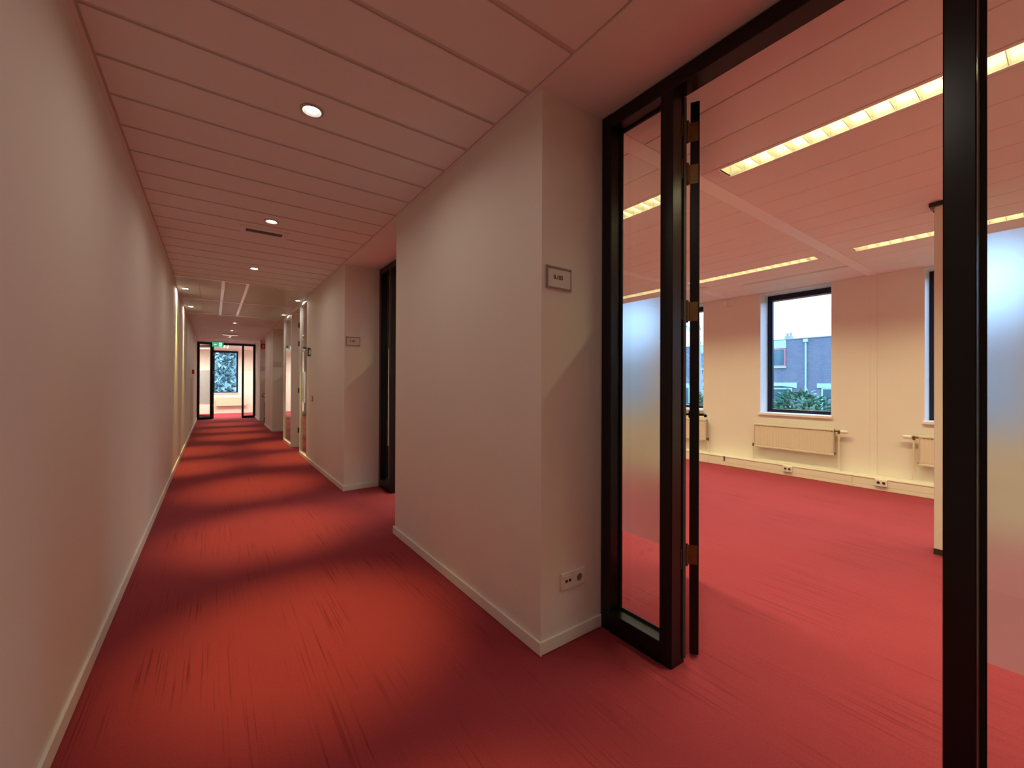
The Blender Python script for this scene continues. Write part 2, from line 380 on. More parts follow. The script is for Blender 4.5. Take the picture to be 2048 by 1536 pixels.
# ------------------------------------------------------------------ louvred fluorescent lights
def make_lamp():
    r = link('ceiling_light', None)
    x0, x1, wi = -.0985, .0985, .073; hl = LEN/2
    hs = MB()
    hs.box(x0, -wi, -hl-.1, hl+.1, 0, .012); hs.box(wi, x1, -hl-.1, hl+.1, 0, .012)
    hs.box(-wi, wi, -hl-.1, -hl, 0, .012); hs.box(-wi, wi, hl, hl+.1, 0, .012)
    hs.build('rim', PLANK, r)
    tr = MB()
    tr.box(-wi-.004, -wi, -hl-.004, hl+.004, .002, .1); tr.box(wi, wi+.004, -hl-.004, hl+.004, .002, .1)
    tr.box(-wi, wi, -hl-.004, -hl, .002, .1); tr.box(-wi, wi, hl, hl+.004, .002, .1); tr.box(-wi-.004, wi+.004, -hl-.004, hl+.004, .1, .106)
    tr.build('housing', ALU, r)
    n = 16
    bl = MB(); bl.prism([(-wi+.001, -.005, .046), (-wi+.001, .005, .046), (-wi+.001, .0012, .003), (-wi+.001, -.0012, .003)],
                        [(wi-.001, -.005, .046), (wi-.001, .005, .046), (wi-.001, .0012, .003), (wi-.001, -.0012, .003)])
    bme = bl.mesh('louvre', ALU)
    for i in range(1, n): link('louvre', bme, r, (0, -hl+LEN*i/n, 0))
    MB().tube([(0, -hl+.03, .078), (0, hl-.03, .078)], .011, 10).build('tube', TUBE, r)
    for sd in (-1, 1):      # twin reflector: a batwing beam to either side, cut off by the louvre
        L = bpy.data.lights.new('tube_light', 'AREA'); L.shape = 'RECTANGLE'; L.size = .06; L.size_y = LEN-.04
        L.spread = math.radians(104); L.energy = TUBE_W/2; L.color = TUBE_COL
        lo = link('tube_light', L, r, (sd*.034, 0, -.001)); lo.rotation_euler = (0, -sd*math.radians(17), 0)
    return r
lamp0 = make_lamp(); used = False
ordn = ['behind the viewer, last', 'behind the viewer, second', 'just behind the door line', 'beyond open door, brightest and longest in view', 'seen through narrow sidelight', 'second bay past sidelight', 'at the far end']
for ri, (a, b) in enumerate(LROW):
    for i in range(len(BAND)-1):
        if BAND[i] < -2.2 and ri == 1: pass
        o = lamp0 if not used else copy_tree(lamp0); used = True
        o.location = ((a+b)/2, (BAND[i]+BAND[i+1])/2, ZR)
        yc = o.location.y
        row = ('corridor side row', 'window side row')[ri]
        vis = {0: {2: 'yellow louvred strip light running behind black door post, largest in view', 3: 'yellow louvred strip light seen through clear top of narrow sidelight'},
               1: {2: 'louvred strip light near windows, ending beside cream post', 3: 'louvred strip light directly before the fully visible window', 4: 'far louvred strip light seen low through sidelight above the film'}}[ri].get(i)
        tag(o, vis or ('louvred strip light of %s, %s bay from the closed back partition' % (row, ('first', 'second', 'third', 'fourth', 'fifth', 'sixth', 'seventh')[i])), 'ceiling light', 'louvred strip lights in the office ceiling')
for x, y, lab in FAR:
    o = copy_tree(lamp0); o.location = (x, y, ZR-.012); tag(o, lab, 'ceiling light', 'louvred strip lights in the office ceiling')

# ------------------------------------------------------------------ glazed door sets
def frame_piece(name, p, s0, s1, d0, d1, z0, z1, ax, m=None): return MB().cbox(s0, s1, d0, d1, z0, z1, .003, ax).build(name, m or BLACK, p)
def pane_with_film(p, s0, s1, z0, z1):
    MB().box(s0, s1, .081, .089, z0, z1).build('pane', GLASS, p)
    MB().quad((s0, .0905, .502), (s1, .0905, .502), (s1, .0905, 1.697), (s0, .0905, 1.697)).build('film', FILM, p)
    for s in (s0, s1-.006): pass
def hinge_set(leafroot, zs):
    # hinge knuckle at leaf local origin
    hm = MB().tube([(0, -.0, -.048), (0, 0, .048)], .0085, 10)
    hm.box(0, .003, -.05, 0, -.045, .045)
    me = hm.mesh('hinge', BRASS)
    for z in zs: link('hinge', me, leafroot, (0, 0, z))
def make_leaf(root, hx, hy, ang, wid, hh=2.60, low=.014, sign=1):
    """leaf part: hinged at local (hx,hy); extends along angle; thickness to its right side"""
    lf = link('door_leaf', MB_leaf(wid, hh, low, sign), root, (hx, hy, 0)); lf.rotation_euler = (0, 0, ang)
    return lf
def MB_leaf(wid, hh, low, sg):
    t0, t1 = (0.012*-sg, -.052*sg)
    m = MB(); st = .085
    m.cbox(.012, .012+st, t0, t1, low, hh, .003, 'z'); m.cbox(wid-st, wid, t0, t1, low, hh, .003, 'z')
    m.cbox(.012+st, wid-st, t0, t1, low, low+.11, .003, 'x'); m.cbox(.012+st, wid-st, t0, t1, hh-st, hh, .003, 'x')
    return m.mesh('door_leaf', BLACK)
def leaf_kit(lf, wid, hh, low, sg):
    t = -.032*sg
    MB().box(.09, wid-.08, t-.004, t+.004, low+.105, hh-.08).build('pane', GLASS, lf)
    MB().quad((.09, t+.0055, .502), (wid-.08, t+.0055, .502), (wid-.08, t+.0055, 1.697), (.09, t+.0055, 1.697)).build('film', FILM, lf)
    hd = MB()
    for s in (-.052*sg, -.012*sg):
        d = -1 if (s < t) else 1
        hd.tube([(wid-.045, s, 1.08), (wid-.045, s+d*.052, 1.08)], .009, 10); hd.tube([(wid-.045, s+d*.05, 1.08), (wid-.165, s+d*.05, 1.08)], .0095, 10)
        hd.tube([(wid-.045, s, 1.08), (wid-.045, s+d*.006, 1.08)], .024, 14)
    hd.build('handle', BLACK, lf)
HZ = (2.458, 2.26, 1.615, .477)
def door_set(num, y_hi, label, ang_deg):
    r = empty('door_%d' % num, (XB, y_hi, 0), label, 'door', kind='structure', rz=-PI/2)
    T = ZC-.001; W = 1.674
    frame_piece('jamb', r, 0, .063, 0, .10, 0, T, 'z'); frame_piece('jamb', r, W-.055, W, 0, .10, 0, T, 'z')
    frame_piece('mullion', r, .351, .415, 0, .10, 0, T-.071, 'z'); frame_piece('mullion', r, 1.258, 1.322, 0, .10, 0, T-.071, 'z')
    frame_piece('head', r, .063, W-.055, 0, .10, T-.071, T, 'x')
    for a, b in ((.063, .351), (1.322, W-.055)):
        frame_piece('sidelight_sill', r, a, b, 0, .10, 0, .096, 'x'); pane_with_film(r, a-.004, b+.004, .09, 2.604)
        MB().box(a, b, .074, .080, .096, .108).build('glazing_bead', RUB, r); MB().box(a, b, .074, .080, 2.588, 2.602).build('glazing_bead', RUB, r)
        MB().box(a, a+.012, .074, .080, .1, 2.6).build('glazing_bead', RUB, r); MB().box(b-.012, b, .074, .080, .1, 2.6).build('glazing_bead', RUB, r)
        MB().box(a-.002, b+.002, -.004, .104, 0, .022).build('foot_strip', BLACK, r)
    MB().box(.415, .421, .08, .101, .02, T-.075).build('door_stop', RUB, r)
    # leaf: hinge knuckle just behind mullion corner
    hx, hy = .403, .139
    return r, hx, hy
r1, hx, hy = door_set(1, 1.488, 'nearest black framed glazed doorway with narrow sidelight, door open inward', 120)
# leaf direction in world (0.8577,0.5142); local x=-Y, y=+X -> local dir (-0.5142, 0.8577)
a1 = math.atan2(.8577, -.5142)
lf = make_leaf(r1, hx, hy, a1, .86); leaf_kit(lf, .86, 2.60, .014, 1)
def hinges(r, lf, hx, hy):
    k = MB().tube([(0, 0, -.047), (0, 0, .047)], .0075, 10); k.tube([(0, 0, -.053), (0, 0, -.047)], .0045, 8); k.tube([(0, 0, .047), (0, 0, .053)], .0045, 8)
    k.box(.0095, .012, -.046, 0, -.045, .045)
    for sz in (-.03, 0, .03): k.tube([(.0095, -.034, sz), (.0080, -.034, sz)], .004, 8)
    me = k.mesh('hinge', BRASS)
    for z in HZ: link('hinge', me, lf, (0, 0, z))
    p = MB().prism([(.4145, .075, -.045), (.4145, .101, -.045), (hx-.002, hy-.004, -.045), (hx-.004, hy-.004, -.045)],
                   [(.4145, .075, .045), (.4145, .101, .045), (hx-.002, hy-.004, .045), (hx-.004, hy-.004, .045)])
    p.box(.4145, .4170, .072, .100, -.045, .045)
    pm_ = p.mesh('hinge_plate', BRASS)
    for z in HZ: link('hinge_plate', pm_, r, (0, 0, z))
hinges(r1, lf, hx, hy)
for num, y_hi, lab, ang in ((2, 1.488+PER, 'second black framed glazed doorway along corridor, sidelight seen edge on', 95), (3, 12.29, 'third black framed doorway, past the glass partition', 20), (4, 15.891, 'fourth black framed doorway near red sign', 20)):
    r, hx, hy = door_set(num, y_hi, lab, ang)
    lf = make_leaf(r, hx, hy, math.radians(ang), .86); leaf_kit(lf, .86, 2.60, .014, 1); hinges(r, lf, hx, hy)
# fill the remainder of wide third recess
o = box('wall_right', WALL, XB, XR0, YG1+.1, 10.62, 0, ZC+.1); tag(o, 'short white return beside the third black doorway', 'wall', kind='structure')

# ------------------------------------------------------------------ end door set
re_ = empty('door_5', (XL, YE, 0), 'black framed glazed doorway closing the far end, door standing open', 'door', kind='structure')
FILM = film_mat(1.3)  # brighter film copy makes up for the weak light behind it
T = 2.655; W = XA-XL
frame_piece('jamb', re_, 0, .075, 0, .1, 0, T, 'z'); frame_piece('jamb', re_, W-.07, W, 0, .1, 0, T, 'z')
frame_piece('mullion', re_, .36, .44, 0, .1, 0, T-.07, 'z'); frame_piece('mullion', re_, 1.282, 1.342, 0, .1, 0, T-.07, 'z')
frame_piece('head', re_, .075, W-.07, 0, .1, T-.07, T, 'x')
for a, b in ((.075, .36), (1.342, W-.07)):
    frame_piece('sidelight_sill', re_, a, b, 0, .1, 0, .085, 'x'); pane_with_film(re_, a-.004, b+.004, .08, T-.066)
lf = make_leaf(re_, .44, .135, math.radians(128), .84); leaf_kit(lf, .84, 2.60, .014, 1); hinges(re_, lf, .44, .135)

o = box('wall_end', WALL, XL-.18, XR0, YE, YE+.1, 2.655, 2.80); tag(o, 'narrow white lintel above the far end door', 'wall', kind='structure')

# ------------------------------------------------------------------ far room
YF = 20.72
fw = MB(); xx = -3.5
FWX = (-2.0, .43, 2.7)
for c in FWX:
    fw.box(xx, c-.43, YF, YF+.3, 0, 2.76); fw.box(c-.43, c+.43, YF, YF+.3, 0, .82); fw.box(c-.43, c+.43, YF, YF+.3, 2.59, 2.76); xx = c+.43
fw.box(xx, 4.2, YF, YF+.3, 0, 2.76)
tag(fw.build('wall_far_room', PANW), 'pale outer wall of far room around its window', 'wall', kind='structure')
o = box('wall_far_room', PANW, -3.6, -3.5, YE+.1, YF+.3, 0, 2.76); tag(o, 'left side wall of far room', 'wall', kind='structure')
o = box('wall_far_room', PANW, 4.2, 4.3, YE+.1, YF+.3, 0, 2.76); tag(o, 'right side wall of far room', 'wall', kind='structure')
o = box('wall_far_room', PANW, -3.6, XL-.18, YE, YE+.1, 0, 2.76); tag(o, 'front wall of far room left of the end door', 'wall', kind='structure')
o = holed(MB(), -3.5, 4.2, YE+.1, YF, 2.64, 2.652, [(x_, 19.1) for x_ in (-2.6, -1.6, -.6, .4, 1.6, 2.8)]).build('ceiling', STRIP); tag(o, 'bright white ceiling of far room', 'ceiling', kind='structure')
for wi_, (c0, lab) in enumerate(zip((.43, -2.0, 2.7), ('bluish window at far end of corridor looking onto trees', 'added unseen window of far room left of the end door', 'added unseen window of far room right of the end door'))):  # outer two windows added out of view to bring in more daylight
    wo = empty('window_%d' % (6+wi_), (c0, YF+.16, .84), lab, 'window', kind='structure')
    for nm, c in (('jamb', (-.43, -.37, 0, 1.75)), ('jamb', (.37, .43, 0, 1.75)), ('head', (-.37, .37, 1.66, 1.75)), ('bottom_rail', (-.37, .37, 0, .05))):
        MB().cbox(c[0], c[1], 0, .08, c[2], c[3], .003, 'z' if nm == 'jamb' else 'x').build(nm, NAVY, wo)
    MB().box(-.38, .38, .035, .05, .04, 1.67).build('pane', GLASS, wo)
    MB().cbox(-.45, .45, -.19, 0, -.03, .003, .004, 'x').build('sill', WHITE, wo)
for x, lab in zip((-2.6, -1.6, -.6, .4, 1.6, 2.8), ('first', 'second', 'third', 'fourth', 'fifth', 'sixth')):
    o = copy_tree(lamp0); o.location = (x, 19.1, 2.627)
    for ch in o.children:
        if ch.type == 'LIGHT': ch.data = ch.data.copy(); ch.data.energy = TUBE_W; ch.data.spread = math.radians(150); ch.data.color = (1, .93, .78)  # extra lamps with raised power and spread, added to brighten the far room
    tag(o, 'added louvred strip light of far room ceiling, %s from its left wall' % lab, 'ceiling light', 'louvred strip lights in the office ceiling')

# ------------------------------------------------------------------ glass partition
gp = empty('glass_partition', (XA, YG0, 0), 'frameless glass partition with narrow white door frame along right of corridor', 'partition', kind='structure')
def gpart(nm, x0, x1, y0, y1, z0, z1, m): return MB().box(x0, x1, y0-YG0, y1-YG0, z0, z1).build(nm, m, gp)
gpart('pane', .02, .03, YG0, 8.17, .05, ZC-.045, GLASS); gpart('pane', .02, .03, 9.22, 10.22, .05, ZC-.045, GLASS)
gpart('floor_channel', .0, .05, YG0, 8.17, 0, .05, STRIP); gpart('floor_channel', .0, .05, 9.22, 10.22, 0, .05, STRIP)
gpart('ceiling_channel', .0, .05, YG0, 10.22, ZC-.045, ZC, STRIP)
gpart('door_post', .0, .05, 8.17, 8.21, 0, ZC-.045, WHITE); gpart('door_post', 0, .145, 9.15, 9.22, 0, ZC-.045, WHITE)
gpart('end_post', 0, .05, 10.22, YG1, 0, ZC, WHITE); gpart('pane_edge', .012, .038, YG0, YG0+.012, .05, ZC-.045, WHITE)
gl_ = MB().cbox(.17, .21, 9.16-YG0, 10.08-YG0, .012, 2.58, .003, 'z').build('door_leaf', WHITE, gp)
MB().tube([(.21, 9.98-YG0, 1.05), (.255, 9.98-YG0, 1.05), (.255, 9.87-YG0, 1.05)], .009, 8).build('handle', STEEL, gl_)
hm = MB().tube([(.158, 9.142-YG0, -.05), (.158, 9.142-YG0, .05)], .009, 8); hm.box(.12, .20, 9.143-YG0, 9.149-YG0, -.05, .05); hme = hm.mesh('hinge', INK)
for z in (2.42, 2.05, 1.12, .33): link('hinge', hme, gp, (0, 0, z))

# ------------------------------------------------------------------ downlights
def make_down():
    r = link('downlight', None)
    MB().lathe([(.031, -.0005), (.040, -.003), (.044, -.0075), (.052, -.008), (.056, -.003), (.056, .001)], seg=32).build('bezel', STEEL, r, True)
    MB().lathe([(.031, -.0007), (.022, -.002), (.001, -.0028)], seg=24).build('lens', LENS, r, True)
    L = bpy.data.lights.new('spot', 'SPOT'); L.energy = SPOT_W; L.color = SPOT_COL; L.spot_size = math.radians(40); L.spot_blend = 1.0; L.shadow_soft_size = .035
    link('spot', L, r, (0, 0, -.045))
    return r
dl0 = make_down(); fst = True
DL = [(.404, 2.316-1.8*2, 'downlight behind the viewer, farther one'), (.404, 2.316-1.8, 'downlight just behind the viewer'), (.404, 2.316, 'large nearest downlight in the corridor plank ceiling'), (.404, 4.12, 'downlight beside the dark ceiling air grille'),
      (.404, 5.95, 'third visible downlight in line, before the square tile field'), (.41, 11.68, 'first downlight past the tile field, on centre line'), (.41, 13.41, 'small far downlight just before white ceiling strip'), (.415, 15.3, 'farthest small downlight, just past white ceiling strip'),
      (-.338, 7.84, 'nearer wall washing downlight at left wall in tile field'), (-.336, 9.64, 'farther wall washing downlight at left wall in tile field'), (1.165, 7.83, 'nearer downlight beside glass partition in tile field'), (1.175, 9.66, 'farther downlight beside glass partition in tile field')]
for x, y, lab in DL:
    o = dl0 if fst else copy_tree(dl0); fst = False
    o.location = (x, y, ZC); tag(o, lab, 'downlight', 'round corridor downlights')

# ------------------------------------------------------------------ ceiling air grille, strip, exit sign
g = empty('air_grille', (.385, 4.45, ZC), 'flush ceiling air grille with dark slot beside second downlight', 'air vent')
m = MB(); m.box(-.19, .19, -.10, -.035, -.006, 0); m.box(-.19, .19, .055, .10, -.006, 0); m.box(-.19, -.15, -.035, .055, -.006, 0); m.box(.14, .19, -.035, .055, -.006, 0)
m.build('frame', PLANK, g)
MB().box(-.15, .14, -.035, .055, -.002, 0).build('slot', DARK, g)
for yy in (-.02, .0, .02, .04): MB().box(-.15, .14, yy-.002, yy+.002, -.006, -.002).build('vane', GREY, g)
MB().lathe([(.001, -.009), (.006, -.008), (.008, -.006)], c=(.165, .01, 0), seg=10).build('screw', STEEL, g)
g = empty('ceiling_strip', (.42, 14.48, ZC), 'slim white strip on ceiling before far door, glowing for a grille reflection', 'ceiling grille')
MB().cbox(-.21, .17, -.05, .05, -.03, 0, .006, 'x').build('body', WHITE, g); MB().box(-.2, .16, -.04, .04, -.034, -.03).build('diffuser', emat('strip_reflection_glow', (1, .9, .85), .9), g)  # glow stands in for the bright reflection on a ceiling grille
g = empty('exit_sign', (.13, 17.2, ZC), 'green illuminated exit sign hanging from ceiling before far door', 'exit sign')
MB().cbox(-.16, .30, -.04, .04, -.035, 0, .006, 'x').build('housing', WHITE, g)
bd = MB().box(-.155, .155, -.012, .012, -.19, -.035).build('panel', GREEN, g)
pc = MB()
yq = -.0135
def pq(*p): pc.prism([(x, yq, z) for x, z in p], [(x, yq+.001, z) for x, z in p])
pq((.03, -.175), (.11, -.175), (.11, -.05), (.03, -.05))                       # doorway
pq((-.115, -.115), (-.075, -.085), (-.075, -.105), (-.03, -.105), (-.03, -.125), (-.075, -.125), (-.075, -.145))   # arrow
pc.build('pictogram', EXWHITE, bd)
rm = MB(); yq2 = -.0150
def rq(*p): rm.prism([(x, yq2, z) for x, z in p], [(x, yq2+.001, z) for x, z in p])
rq((.062, -.075), (.072, -.075), (.072, -.064), (.062, -.064)); rq((.055, -.08), (.072, -.08), (.066, -.12), (.05, -.12)); rq((.05, -.12), (.06, -.12), (.085, -.15), (.078, -.155)); rq((.05, -.12), (.058, -.12), (.045, -.165), (.035, -.165)); rq((.055, -.085), (.05, -.085), (.035, -.105), (.04, -.108))
rm.build('running_figure', GREEN, bd)

# ------------------------------------------------------------------ door number plates, red sign
def plate(y, x0, z0, text, lab):
    p = empty('door_sign', (x0, y, z0), lab, 'door sign', 'door number plates in the corridor')
    w_, h_ = .158, .104
    MB().box(0, w_, -.006, 0, 0, h_).build('backing', CREAM, p)
    fr = MB(); fr.box(-.002, .004, -.013, 0, -.002, h_+.002).box(w_-.003, w_, -.009, 0, 0, h_); fr.build('side_clip', GREY, p)
    MB().box(.004, w_, -.011, -.006, h_-.008, h_).build('edge_strip', GREY, p); MB().box(.004, w_, -.011, -.006, 0, .006).build('edge_strip', GREY, p)
    MB().box(.006, w_-.004, -.0075, -.006, .007, h_-.009).build('paper', PAPER, p)
    if text:
        c = bpy.data.curves.new('room_number', 'FONT'); c.body = text; c.size = .0275; c.align_x = 'CENTER'; c.align_y = 'CENTER'; c.extrude = .0002; c.offset = .0009
        c.materials.append(INK)
        tmp = bpy.data.objects.new('number_curve', c); C.objects.link(tmp); bpy.context.view_layer.update()
        me = bpy.data.meshes.new_from_object(tmp.evaluated_get(bpy.context.evaluated_depsgraph_get())); bpy.data.objects.remove(tmp); bpy.data.curves.remove(c)
        if not me.materials: me.materials.append(INK)
        t = link('room_number', me, p, (w_*.46, -.0079, h_*.52)); t.rotation_euler = (PI/2, 0, 0)
    else:
        MB().box(w_*.3, w_*.66, -.0082, -.0075, h_*.47, h_*.6).build('faded_line', GREY, p)
    return p
plate(1.494, 1.279, 1.733, '0.103', 'door sign reading 0.103 beside the nearest doorway')
plate(5.095, 1.270, 1.717, '0.104', 'small door sign on side of the second wall pier')
plate(12.296, 1.28, 1.70, None, 'faint door sign on third pier just past glass partition')
plate(15.897, 1.27, 1.69, None, 'faint farthest door sign, below the red sign')
rs = empty('fire_sign', (1.275, 15.897, 2.39), 'small red fire equipment sign high on last pier', 'sign')
MB().box(0, .15, -.012, 0, 0, .17).build('panel', RED, rs)
pk = MB(); pk.box(.05, .085, -.014, -.012, .03, .115); pk.box(.058, .077, -.014, -.012, .12, .135); pk.prism([(.08, -.014, .125), (.12, -.014, .10), (.12, -.014, .09), (.08, -.014, .115)], [(.08, -.012, .125), (.12, -.012, .10), (.12, -.012, .09), (.08, -.012, .115)])
pk.build('pictogram', PAPER, rs)

# double wall socket by the nearest doorway
sk = empty('wall_socket', (1.377, 1.494, .264), 'double white wall plate with data ports and power socket', 'socket')
MB().cbox(0, .157, -.012, 0, 0, .083, .003, 'x').build('cover_plate', CREAM, sk)
MB().box(.016, .066, -.0145, -.012, .012, .068).build('data_insert', CREAM, sk)
for x in (.021, .044): MB().box(x, x+.017, -.0149, -.0143, .036, .05).build('data_port', INK, sk)
MB().box(.018, .064, -.0155, -.0145, .056, .066).build('label_strip', PAPER, sk)
MB().lathe([(.0215, -.0125), (.0215, -.0155), (.0185, -.0155), (.0185, -.0120)], c=(.118, 0, .0415), seg=24, axis='y').build('socket_rim', CREAM, sk)
MB().lathe([(.0185, -.0123), (.0005, -.0123)], c=(.118, 0, .0415), seg=20, axis='y').build('socket_well', mat('socket_well_shade', (.22, .18, .14), .6), sk)  # grey carries the shade inside the cream socket well
for x in (-.0095, .0095): MB().lathe([(.0026, -.0128), (.0003, -.0128)], c=(.118+x, 0, .0415), seg=10, axis='y').build('pin_hole', INK, sk)
for z in (-.0165, .0165): MB().box(.116, .120, -.015, -.012, .0415+z-.002, .0415+z+.002).build('earth_clip', STEEL, sk)

# ------------------------------------------------------------------ small wall fittings in the corridor
s = empty('light_switch', (XA, 7.0, 1.03), 'small grey light switch on right wall before glass partition', 'switch')
MB().cbox(-.012, 0, -.04, .04, -.04, .04, .003, 'z').build('cover_plate', GREY, s); MB().box(-.016, -.012, -.028, .028, -.028, .028).build('rocker', CREAM, s)
s = empty('door_holder', (XA, 7.19, 1.70), 'slim black bracket high on right wall before glass partition', 'bracket')
MB().box(-.03, 0, -.02, .02, 0, .02).build('arm', INK, s); MB().box(-.03, 0, -.02, .02, .10, .12).build('arm', INK, s); MB().cbox(-.042, -.026, -.022, .022, -.01, .13, .003, 'z').build('grip', INK, s)
s = empty('light_switch', (XL, 6.86, 1.045), 'flat light switch low on long left wall', 'switch')
MB().cbox(0, .012, -.04, .04, -.04, .04, .003, 'z').build('cover_plate', CREAM, s); MB().box(.012, .016, -.028, .028, -.028, .028).build('rocker', CREAM, s)
s = empty('call_point', (XL, 13.5, 1.50), 'small dark red alarm call point on far left wall', 'alarm button')
MB().cbox(0, .05, -.045, .045, -.01, .1, .005, 'z').build('case', RED, s); MB().box(.05, .054, -.03, .03, .01, .07).build('button_window', PAPER, s)
s = empty('cable_duct', (XL, 13.0, .36), 'white upright cable duct on far left wall below alarm button', 'cable duct')
MB().cbox(0, .045, -.06, .06, 0, 1.03, .004, 'z').build('duct', WHITE, s); MB().box(-.0, .05, -.065, .065, 1.0, 1.04).build('end_cap', WHITE, s)
# hand trolley in the far recess
s = empty('hand_trolley', (1.40, 15.76, 0), 'black upright trolley with looped handle in far door recess', 'trolley')
MB().tube([(.01+.105*math.sin(t)*-1, 0, .85+.065*math.cos(t)) for t in [PI*i/12 for i in range(13)]], .010, 8).build('loop_handle', INK, s)
MB().tube([(.01, 0, .10), (.01, 0, .915)], .016, 8).build('upright', INK, s)
MB().cbox(-.02, .16, -.05, .08, .18, .62, .02, 'z').build('body', INK, s)
MB().box(-.02, .18, -.12, .08, .02, .05).build('toe_plate', INK, s)
for x in (-.01, .17): MB().lathe([(.0, -.015), (.06, -.015), (.07, -.008), (.07, .008), (.06, .015), (0, .015)], c=(x, .09, .07), seg=16, axis='x').build('wheel', RUB, s)

# ------------------------------------------------------------------ cable trunking below the windows
tk = empty('cable_trunking', (XW, 0, 0), 'cream cable trunking running along the foot of the window wall', 'cable trunking')
XT = 6.53
MB().box(XT+.006-XW, -.001, YR0+.001, YR1-.001, 0, .135).build('body', TRUNK, tk)
y = YR0
seglen = (YR1-YR0)/6
for i in range(6):
    a, b = YR0+seglen*i+.002, YR0+seglen*(i+1)-.002
    MB().cbox(XT-XW-.004, -.001, a, b, .128, .146, .004, 'y').build('lid', TRUNK, tk)
    MB().cbox(XT-XW, XT-XW+.01, a, b, .044, .122, .002, 'y').build('cover', TRUNK, tk)
    MB().cbox(XT-XW, XT-XW+.01, a, b, .001, .041, .002, 'y').build('lower_cover', TRUNK, tk)
def tsock(y, lab):
    p = empty('trunking_socket', (XT, y, .052), lab, 'socket', 'double sockets on the cable trunking')
    MB().cbox(-.02, 0, -.056, .056, 0, .082, .004, 'y').build('cover_plate', CREAM, p)
    for dy in (-.025, .025):
        MB().lathe([(.0195, -.0205), (.0195, -.0235), (.0165, -.0235), (.0165, -.0205)], c=(0, dy, .044), seg=18, axis='x').build('socket_rim', CREAM, p)
        MB().lathe([(.0165, -.0208), (.0005, -.0208)], c=(0, dy, .044), seg=16, axis='x').build('socket_well', INK, p)
tsock(2.417, 'double socket on trunking beneath the middle radiator'); tsock(1.418, 'double socket on trunking between middle and right radiators')
p = empty('trunking_clip', (XT, 3.306, .07), 'small black clip slot on trunking left of middle radiator', 'clip')
MB().box(-.008, 0, -.008, .008, 0, .075).build('clip', INK, p)

# ------------------------------------------------------------------ radiators
def radiator(y0, y1, lab, valve, stops):
    p = empty('radiator', (XW-.035, (y0+y1)/2, .338), lab, 'radiator', 'panel radiators under the windows')
    h = (y1-y0)/2; H = .354
    pm_ = MB(); n = 30; pts = []
    prof = []
    for i in range(n):
        a = -h+.012+(2*h-.024)*i/n; d = (2*h-.024)/n
        prof += [(a, -.0625), (a+d*.62, -.0625), (a+d*.72, -.0605), (a+d*.9, -.0605)]
    prof.append((h-.012, -.0625))
    for i in range(len(prof)-1):
        (ya, xa), (yb, xb) = prof[i], prof[i+1]
        pm_.quad((xa, ya, .035), (xb, yb, .035), (xb, yb, H-.035), (xa, ya, H-.035))
    pm_.box(-.0575, -.048, -h, h, .004, H-.004); pm_.cbox(-.068, -.05, -h, h, .003, .03, .005, 'y'); pm_.cbox(-.068, -.05, -h, h, H-.03, H-.003, .005, 'y')
    pm_.build('front_panel', RADM, p)
    MB().box(-.014, -.004, -h, h, .004, H-.004).build('rear_panel', RADM, p)
    for s_ in (-1, 1): MB().cbox(-.068, -.002, s_*h-.006*s_, s_*h, .002, H, .003, 'z').build('side_cover', RADM, p)
    tg = MB()
    for i in range(32):
        a = -h+.02+(2*h-.04)*i/32; tg.box(-.05, -.012, a, a+(2*h-.04)/32*.45, H-.006, H-.002)
    tg.box(-.055, -.05, -h+.006, h-.006, H-.006, H); tg.box(-.014, -.008, -h+.006, h-.006, H-.006, H)
    tg.build('top_grille', RADM, p)
    sl = MB()
    for i in range(30):
        a = -h+.02+(2*h-.04)*i/30; sl.box(-.0684, -.067, a, a+.013, H-.034, H-.029)
    sl.build('slot_row', DARK, p)
    MB().box(-.012, .034, -h*.6, -h*.6+.03, .05, H-.05).build('wall_bracket', RADM, p); MB().box(-.012, .034, h*.6, h*.6+.03, .05, H-.05).build('wall_bracket', RADM, p)
    yv = valve*h
    v = MB().tube([(-.035, yv, H-.03), (-.035, yv+valve*.03, H-.03), (-.035, yv+valve*.055, H-.03)], .011, 10); v.tube([(-.035, yv+valve*.045, H-.03), (-.035, yv+valve*.045, H-.06)], .013, 10)
    v.lathe([(.0, -.012), (.016, -.012), (.016, .012), (0, .012)], c=(-.035, yv+valve*.045, H-.03), seg=10, axis='x')
    vb = v.build('valve', BRASS, p)
    MB().tube([(-.035, yv+valve*.06, H-.03), (-.035, yv+valve*.075, H-.03), (-.035, yv+valve*.13, H-.03), (-.035, yv+valve*.14, H-.03)], [.014, .021, .021, .016], 14).build('thermostat_knob', WHITE, vb)
    MB().tube([(-.035, yv+valve*.045, H-.055), (-.035, yv+valve*.045, -.19)], .0115, 10).build('feed_pipe', RADM, p)
    MB().lathe([(.011, 0), (.022, .001), (.022, .007), (.012, .01)], c=(-.035, yv+valve*.045, -.192), seg=14).build('pipe_collar', WHITE, p)
    lk = MB().tube([(-.035, -yv, .03), (-.035, -yv-valve*.025, .03)], .012, 10); lk.tube([(-.035, -yv-valve*.025, .005), (-.035, -yv-valve*.025, .05)], .012, 10); lk.build('lockshield', BRASS, p)
    MB().tube([(-.035, -yv-valve*.025, .01), (-.035, -yv-valve*.025, -.19)], .009, 10).build('return_pipe', RADM, p)
    MB().tube([(-.035, yv, .03), (-.035, yv+valve*.012, .03)], .01, 8).build('drain_plug', BRASS, p)
radiator(1.915, 2.905, 'cream panel radiator fully in view below the middle window', -1, 0)
radiator(.12, 1.11, 'cream panel radiator partly hidden by cream post', 1, 0)
radiator(3.656, 4.65, 'cream panel radiator mostly hidden by open door edge', 1, 0)
radiator(5.45, 6.44, 'cream panel radiator farthest along the window wall', -1, 0)
